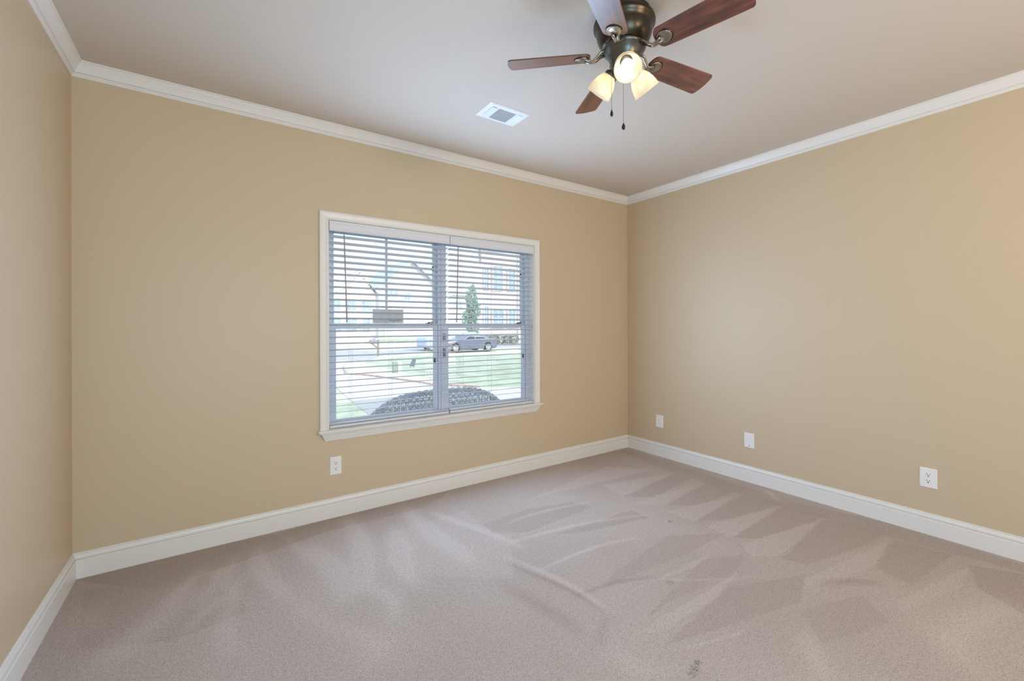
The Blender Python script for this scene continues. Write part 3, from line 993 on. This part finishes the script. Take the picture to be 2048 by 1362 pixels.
def house_window(parent, x, z, w, h, y, mull=1, arch=False):
    bm = bmesh.new()
    t = 0.10
    box(bm, x - w / 2 - t, x - w / 2, y - 0.10, y, z - t, z + h + t)
    box(bm, x + w / 2, x + w / 2 + t, y - 0.10, y, z - t, z + h + t)
    box(bm, x - w / 2, x + w / 2, y - 0.10, y, z + h, z + h + t)
    box(bm, x - w / 2, x + w / 2, y - 0.10, y, z - t, z)
    for i in range(1, mull + 1):
        xx = x - w / 2 + w * i / (mull + 1)
        box(bm, xx - 0.03, xx + 0.03, y - 0.08, y - 0.02, z, z + h)
    box(bm, x - w / 2, x + w / 2, y - 0.08, y - 0.02, z + h / 2 - 0.03, z + h / 2 + 0.03)
    if arch:
        pts = [(x + (w / 2 + t) * math.cos(a), z + h + t + (w / 2) * math.sin(a)) for a in [math.pi * i / 12 for i in range(13)]]
        prism(bm, pts, 'xz', y - 0.09, y)
    f = obj('house_window', bm, M['housetrim'], parent)
    boxo('pane', x - w / 2, x + w / 2, y - 0.06, y - 0.04, z, z + h, M['houseglass'], f)
    return f

# house with red brick in glare-washed colours, far down the street
h1 = empty('house', (0, 0, 0), label='red brick house in glare-washed colours beyond the street behind the left edge of the window', cat='house', group='houses across the street')
bm = bmesh.new()
box(bm, 5.95, 11.8, 48, 56, GZ, 5.27)
prism(bm, [(7.9, 5.27), (11.8, 5.27), (9.9, 7.45)], 'xz', 48.0, 56)
obj('wall', bm, M['brick_red'], h1)
bm = bmesh.new()
prism(bm, [(7.6, 5.1), (7.6, 5.35), (9.9, 7.98), (12.2, 5.35), (12.2, 5.1), (9.9, 7.66)], 'xz', 47.7, 56.3)
loft(bm, [[(5.6, 47.7, 5.27), (10.0, 47.7, 5.27), (10.0, 56.3, 5.27), (5.6, 56.3, 5.27)], [(7.0, 51.9, 7.2), (9.9, 51.9, 7.45), (9.9, 52.1, 7.45), (7.0, 52.1, 7.2)]])
obj('roof', bm, M['roof'], h1)
for x, z, w, h in ((9.9, 5.2, 0.65, 0.8), (9.0, 3.2, 1.05, 1.2), (10.7, 3.2, 1.05, 1.2), (7.4, 3.2, 0.8, 1.2), (9.0, 0.9, 1.2, 1.3), (10.7, 0.9, 0.8, 1.3), (7.4, 0.9, 1.0, 1.3)):
    house_window(h1, x, z, w, h, 48.0)
# pale gabled house
h2 = empty('house', (0, 0, 0), label='pale house with a wide grey gable roof between the two brick houses', cat='house', group='houses across the street')
bm = bmesh.new()
box(bm, 15.9, 26.4, 60, 74, GZ, 6.6)
prism(bm, [(15.9, 6.6), (26.4, 6.6), (21.1, 11.2)], 'xz', 60, 72)
box(bm, 26.4, 32.8, 62, 74, GZ, 6.6)
obj('wall', bm, M['siding'], h2)
bm = bmesh.new()
prism(bm, [(15.2, 6.15), (15.2, 6.5), (21.1, 11.85), (27.0, 6.5), (27.0, 6.15), (21.1, 11.3)], 'xz', 59.4, 74)
loft(bm, [[(20.9, 61.4, 6.6), (33.6, 61.4, 6.6), (33.6, 74.6, 6.6), (20.9, 74.6, 6.6)], [(21.2, 67.9, 11.9), (27.6, 67.9, 11.9), (27.6, 68.1, 11.9), (21.2, 68.1, 11.9)]])
obj('roof', bm, M['roof'], h2)
for x, z, w, h, ar in ((18.1, 5.9, 1.3, 1.2, True), (20.2, 5.4, 0.9, 1.1, False), (24.0, 5.0, 1.2, 1.5, False), (30.0, 4.2, 1.3, 1.5, False)):
    house_window(h2, x, z, w, h, 60.0 if x < 26 else 62.0, arch=ar)
bm = bmesh.new()
for i in range(4):
    box(bm, 16.7, 20.3, 59.86, 59.98, GZ + 0.6 * i + 0.02, GZ + 0.6 * i + 0.58)
obj('garage_door', bm, M['housetrim'], h2)
# rose brick house, nearer
h3 = empty('house', (16.95, 32.0, 0), R(-31), label='large rose brick house with white framed windows at the right edge of the window', cat='house', group='houses across the street')
bm = bmesh.new()
box(bm, 0, 9.5, 0, 11, GZ, 8.9)
obj('wall', bm, M['brick_pink'], h3)
bm = bmesh.new()
loft(bm, [[(-0.4, -0.45, 8.9), (9.9, -0.45, 8.9), (9.9, 11.4, 8.9), (-0.4, 11.4, 8.9)], [(-0.4, -0.45, 9.15), (9.9, -0.45, 9.15), (9.9, 11.4, 9.15), (-0.4, 11.4, 9.15)],
          [(3.5, 5.4, 12.4), (6.0, 5.4, 12.4), (6.0, 5.6, 12.4), (3.5, 5.6, 12.4)]])
obj('roof', bm, M['roof'], h3)
for x, z, w, h in ((0.45, 4.9, 0.36, 2.0), (1.55, 4.8, 0.85, 2.2), (2.85, 4.8, 0.6, 2.0), (0.45, 1.4, 0.36, 1.8), (1.55, 1.3, 0.95, 1.6), (2.85, 1.3, 0.6, 1.7), (5.0, 4.8, 1.0, 2.0), (5.0, 1.3, 1.0, 1.8)):
    house_window(h3, x, z, w, h, 0.0)
for x in (-0.03, 3.45):
    bm = bmesh.new()
    box(bm, x, x + 0.11, -0.1, 0.03, GZ, 8.9)
    obj('downpipe', bm, M['housetrim'], h3)

# tree beside the rose brick house
def foliage(bm, c, rad, n, size, r):
    for _ in range(n):
        v = Vector(r.normal(size=3))
        v.normalize()
        v *= (0.55 + 0.45 * r.random())
        p = Vector((c[0] + v.x * rad[0], c[1] + v.y * rad[1], c[2] + v.z * rad[2]))
        a = Vector(r.normal(size=3)); a.normalize()
        b = a.cross(Vector(r.normal(size=3))); b.normalize()
        s = size * (0.6 + 0.8 * r.random())
        bm.faces.new([bm.verts.new(p + a * s), bm.verts.new(p + b * s * 0.5), bm.verts.new(p - a * s), bm.verts.new(p - b * s * 0.5)])
tr_ = empty('tree', (25.6, 49.5, GZ), label='green tree seen through the blind between the pale house and the rose brick house', cat='tree')
bm = bmesh.new()
tube(bm, [(0, 0, 0), (0.05, 0, 1.5), (-0.05, 0.05, 3.2), (0.1, 0, 5.0)], [0.2, 0.15, 0.12, 0.05], 8)
tube(bm, [(0, 0, 2.2), (0.5, 0.1, 3.4), (0.8, 0.2, 4.4)], [0.08, 0.06, 0.03], 6)
tube(bm, [(0, 0, 2.0), (-0.5, 0.1, 3.2), (-0.7, 0, 4.2)], [0.08, 0.06, 0.03], 6)
obj('trunk', bm, M['bark'], tr_)
bm = bmesh.new()
for c, rd, n in (((0, 0, 5.6), (0.9, 0.9, 2.0), 900), ((0.3, 0, 4.0), (1.1, 1.0, 1.6), 900), ((-0.3, 0, 2.8), (1.1, 1.0, 1.5), 900), ((0.2, 0, 1.6), (1.0, 1.0, 1.4), 600)):
    foliage(bm, c, rd, n, 0.16, rng)
cr = obj('crown', bm, M['leaf'], tr_)
hd = empty('hedge', (17.4, 29.4, GZ), R(-31), label='low clipped green hedge in front of the rose brick house', cat='hedge')
bm = bmesh.new()
for i in range(5):
    foliage(bm, (-1.2 + 0.6 * i, 0, 0.5), (0.5, 0.4, 0.55), 500, 0.06, rng)
obj('foliage', bm, M['hedge'], hd)

# mailbox at the kerb
mb = empty('mailbox', (3.93, 21.6, GZ), label='dark curbside mailbox on a wooden post beyond the front lawn', cat='mailbox')
bm = bmesh.new()
box(bm, -0.05, 0.05, -0.05, 0.05, 0, 0.94)
prism(bm, [(-0.05, 0.42), (-0.05, 0.52), (-0.32, 0.75), (-0.42, 0.75)], 'xz', -0.035, 0.035)
box(bm, -0.46, 0.06, -0.06, 0.06, 0.72, 0.75)
obj('post', bm, M['postwood'], mb)
bm = bmesh.new()
pr = [(-0.09, 0.75), (0.09, 0.75), (0.09, 0.86)] + [(0.09 * math.cos(a), 0.86 + 0.07 * math.sin(a)) for a in [math.pi * i / 8 for i in range(1, 8)]] + [(-0.09, 0.86)]
prism(bm, pr, 'yz', -0.48, 0.0)
obj('box', bm, M['mailmetal'], mb)
boxo('door', -0.004, 0.012, -0.095, 0.095, 0.75, 0.935, M['rim'], mb)

# small objects on the lawn
bx1 = boxo('utility_box', -0.075, 0.075, -0.06, 0.06, 0, 0.40, M['utility_grey'], None, bevel=0.01)
bx1.location = (1.62, 12.2, GZ)
tag(bx1, 'grey green utility post on the lawn beside the white one', 'utility box')
bx2 = boxo('utility_box', -0.07, 0.07, -0.06, 0.06, 0, 0.395, M['utility_white'], None, bevel=0.01)
bx2.location = (1.805, 12.2, GZ)
tag(bx2, 'short white utility post on the lawn beside the grey one', 'utility box')
ys = empty('yard_sign', (2.88, 13.7, GZ), label='small slanted slate grey marker standing on the lawn right of the utility posts', cat='yard sign')
bm = bmesh.new()
prism(bm, [(-0.13, 0.07), (0.09, 0.05), (0.17, 0.32), (0.06, 0.40), (0.0, 0.33)], 'xz', -0.015, 0.015)
obj('board', bm, M['slate'], ys)
bm = bmesh.new()
for sx in (-0.07, 0.05):
    tube(bm, [(sx, 0, -0.02), (sx, 0, 0.10)], 0.008, 6)
    obj('stake', bm, M['black'], ys)
    bm = bmesh.new()

# parked cars, side on
def car(name, loc, rz, paint, label, L, Hh, suv):
    c = empty(name, loc, rz, label=label, cat='car', group='cars parked across the lawn')
    w = 0.88
    g = 0.20
    if suv:
        side = [(-L / 2, g + 0.1), (-L / 2, 0.78), (-L / 2 + 0.12, 0.92), (-L * 0.22, 1.02), (L / 2 - 0.05, 1.02), (L / 2, 0.6), (L / 2, g + 0.1), (L / 2 - 0.2, g), (-L / 2 + 0.2, g)]
        cab = [(-L * 0.24, 1.0), (-L * 0.10, Hh - 0.06), (-L * 0.02, Hh), (L * 0.38, Hh - 0.02), (L * 0.47, 1.0)]
    else:
        side = [(-L / 2, g + 0.08), (-L / 2, 0.58), (-L / 2 + 0.12, 0.70), (-L * 0.17, 0.84), (L * 0.34, 0.88), (L / 2 - 0.03, 0.84), (L / 2, 0.5), (L / 2, g + 0.08), (L / 2 - 0.2, g), (-L / 2 + 0.2, g)]
        cab = [(-L * 0.18, 0.82), (-L * 0.05, Hh - 0.05), (L * 0.03, Hh), (L * 0.20, Hh - 0.01), (L * 0.38, 0.86)]
    bm = bmesh.new()
    prism(bm, side, 'xz', -w, w)
    obj('body', bm, paint, c, bevel=0.05)
    bm = bmesh.new()
    n = len(cab)
    mid = len(cab)
    loft(bm, [[(x, -w + 0.05 + (0.14 if z > 1.05 or (not suv and z > 0.95) else 0), z) for x, z in cab], [(x, w - 0.05 - (0.14 if z > 1.05 or (not suv and z > 0.95) else 0), z) for x, z in cab]])
    obj('cabin', bm, paint, c, bevel=0.03)
    zt, zb = Hh - 0.12, cab[0][1] + 0.05
    xs_ = [(-L * 0.19 if suv else -L * 0.13), (L * 0.08 if suv else L * 0.07), (L * 0.40 if suv else L * 0.28)]
    for j in range(2):
        a, b = xs_[j] + 0.04, xs_[j + 1] - 0.04
        at = a + (L * 0.09 if j == 0 else 0)
        bt = b - (L * 0.06 if j == 1 else 0)
        for sg in (-1, 1):
            bm = bmesh.new()
            yb, yt = sg * (w - 0.045), sg * (w - 0.175)
            q_ = [(a, yb, zb), (b, yb, zb), (bt, yt, zt), (at, yt, zt)]
            loft(bm, [[(x, y, z) for x, y, z in q_], [(x, y + sg * 0.012, z) for x, y, z in q_]])
            obj('side_window', bm, M['carglass'], c)
    for sx in (-L * 0.32, L * 0.31):
        for sg in (-1, 1):
            bm = bmesh.new()
            Mw = Matrix.Translation((sx, sg * (w - 0.08), 0.32)) @ Matrix.Rotation(R(90), 4, 'X')
            lathe(bm, [(0.0, -0.10), (0.30, -0.10), (0.32, -0.08), (0.32, 0.08), (0.30, 0.10), (0.0, 0.10)], 24, Mw)
            wh = obj('wheel', bm, M['tyre'], c)
            bm = bmesh.new()
            lathe(bm, [(0.0, -0.112), (0.20, -0.112), (0.20, 0.112), (0.0, 0.112)], 20, Mw)
            obj('rim', bm, M['rim'], wh)
    for sg in (-0.6, 0.6):
        boxo('headlamp', -L / 2 - 0.01, -L / 2 + 0.1, sg - 0.15, sg + 0.15, 0.56, 0.68, M['rim'], c)
    return c
car('parked_car', (10.0, 22.3, GZ + 0.01), R(2), M['carpaint_dark'], 'dark sedan parked in front of the pale blue one beyond the shaded lawn', 3.9, 1.18, False)
car('parked_car', (10.3, 25.2, GZ + 0.01), R(1), M['carpaint_blue'], 'pale blue utility vehicle parked behind the dark sedan and partly behind the mullion', 4.5, 1.28, True)

# wicker settee on the porch, its back to the window
se = empty('wicker_settee', (-1.985, 0.62, -0.17), label='grey wicker settee with an arched lattice back on the porch outside the window', cat='settee')
HX = 0.765
def arch(x):
    t = min(1.0, abs(x) / HX)
    return 0.55 + 0.335 * (1 - t ** 3.4) ** 0.75
bm = bmesh.new()
pts = []
for i in range(41):
    a = math.pi * i / 40
    x = -HX * math.cos(a)
    pts.append((x, -0.06, arch(x)))
pts = [(-HX, -0.04, 0.30)] + pts + [(HX, -0.04, 0.30)]
tube(bm, pts, 0.020, 8)
rim_pts = pts
for i in range(0, 400):                       # braid wound round the rim
    t = i / 399 * (len(pts) - 1)
    j = min(int(t), len(pts) - 2)
    p = Vector(pts[j]).lerp(Vector(pts[j + 1]), t - j)
    a = i * 1.9
    d = Vector((0, math.cos(a), math.sin(a))) * 0.019
    box(bm, -0.009, 0.009, -0.006, 0.006, -0.006, 0.006, 0, Matrix.Translation(p + d) @ Matrix.Rotation(a, 4, 'X') @ Matrix.Rotation(0.6, 4, 'Z'))
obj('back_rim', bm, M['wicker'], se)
bm = bmesh.new()
yb = -0.055
n = 92
for i in range(n + 1):
    x = -HX + 2 * HX * i / n
    zt = arch(x) - 0.01
    tube(bm, [(x, yb, 0.40), (x, yb + 0.004 * (-1) ** i, 0.6), (x, yb, zt)], 0.0056, 5)
for z in (0.44, 0.47, 0.52, 0.545, 0.57, 0.595, 0.64, 0.665, 0.69, 0.74, 0.765, 0.815, 0.84):
    xm = HX
    while xm > 0.05 and arch(xm) < z + 0.012:
        xm -= 0.01
    if xm > 0.1:
        m_ = int(2 * xm / 0.0225)
        tube(bm, [(-xm + 2 * xm * q_ / m_, yb + (0.006 if q_ % 2 else -0.006), z) for q_ in range(m_ + 1)], 0.0055, 4)
for d in (1, -1):                              # diagonal strands between the bands
    for i in range(-20, 34):
        x0 = -HX + i * 0.062
        seg_ = []
        for q_ in range(24):
            z = 0.42 + q_ * 0.02
            x = x0 + d * (z - 0.42) * 1.0
            if abs(x) < HX and z < arch(x) - 0.01:
                seg_.append((x, yb, z))
        if len(seg_) > 1:
            tube(bm, seg_, 0.0062, 4)
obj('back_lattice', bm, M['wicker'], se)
bm = bmesh.new()
loft(bm, [[(-HX, -0.04, 0.30), (HX, -0.04, 0.30), (HX, 0.52, 0.28), (-HX, 0.52, 0.28)], [(-HX, -0.04, 0.40), (HX, -0.04, 0.40), (HX, 0.55, 0.40), (-HX, 0.55, 0.40)]])
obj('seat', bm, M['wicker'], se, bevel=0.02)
for sx in (-1, 1):
    bm = bmesh.new()
    x = sx * (HX - 0.02)
    tube(bm, [(x, -0.05, 0.62), (x + sx * 0.02, 0.12, 0.645), (x + sx * 0.02, 0.36, 0.635), (x, 0.50, 0.60), (x, 0.54, 0.50), (x, 0.54, 0.36)], 0.024, 8)
    for i in range(14):
        yy = 0.0 + i * 0.037
        tube(bm, [(x, yy, 0.36), (x, yy, 0.61)], 0.005, 5)
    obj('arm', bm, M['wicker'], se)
for sx in (-1, 1):
    for yy in (-0.03, 0.48):
        bm = bmesh.new()
        x = sx * (HX - 0.03)
        tube(bm, [(x, yy, 0.0), (x, yy, 0.32)], [0.018, 0.022], 8)
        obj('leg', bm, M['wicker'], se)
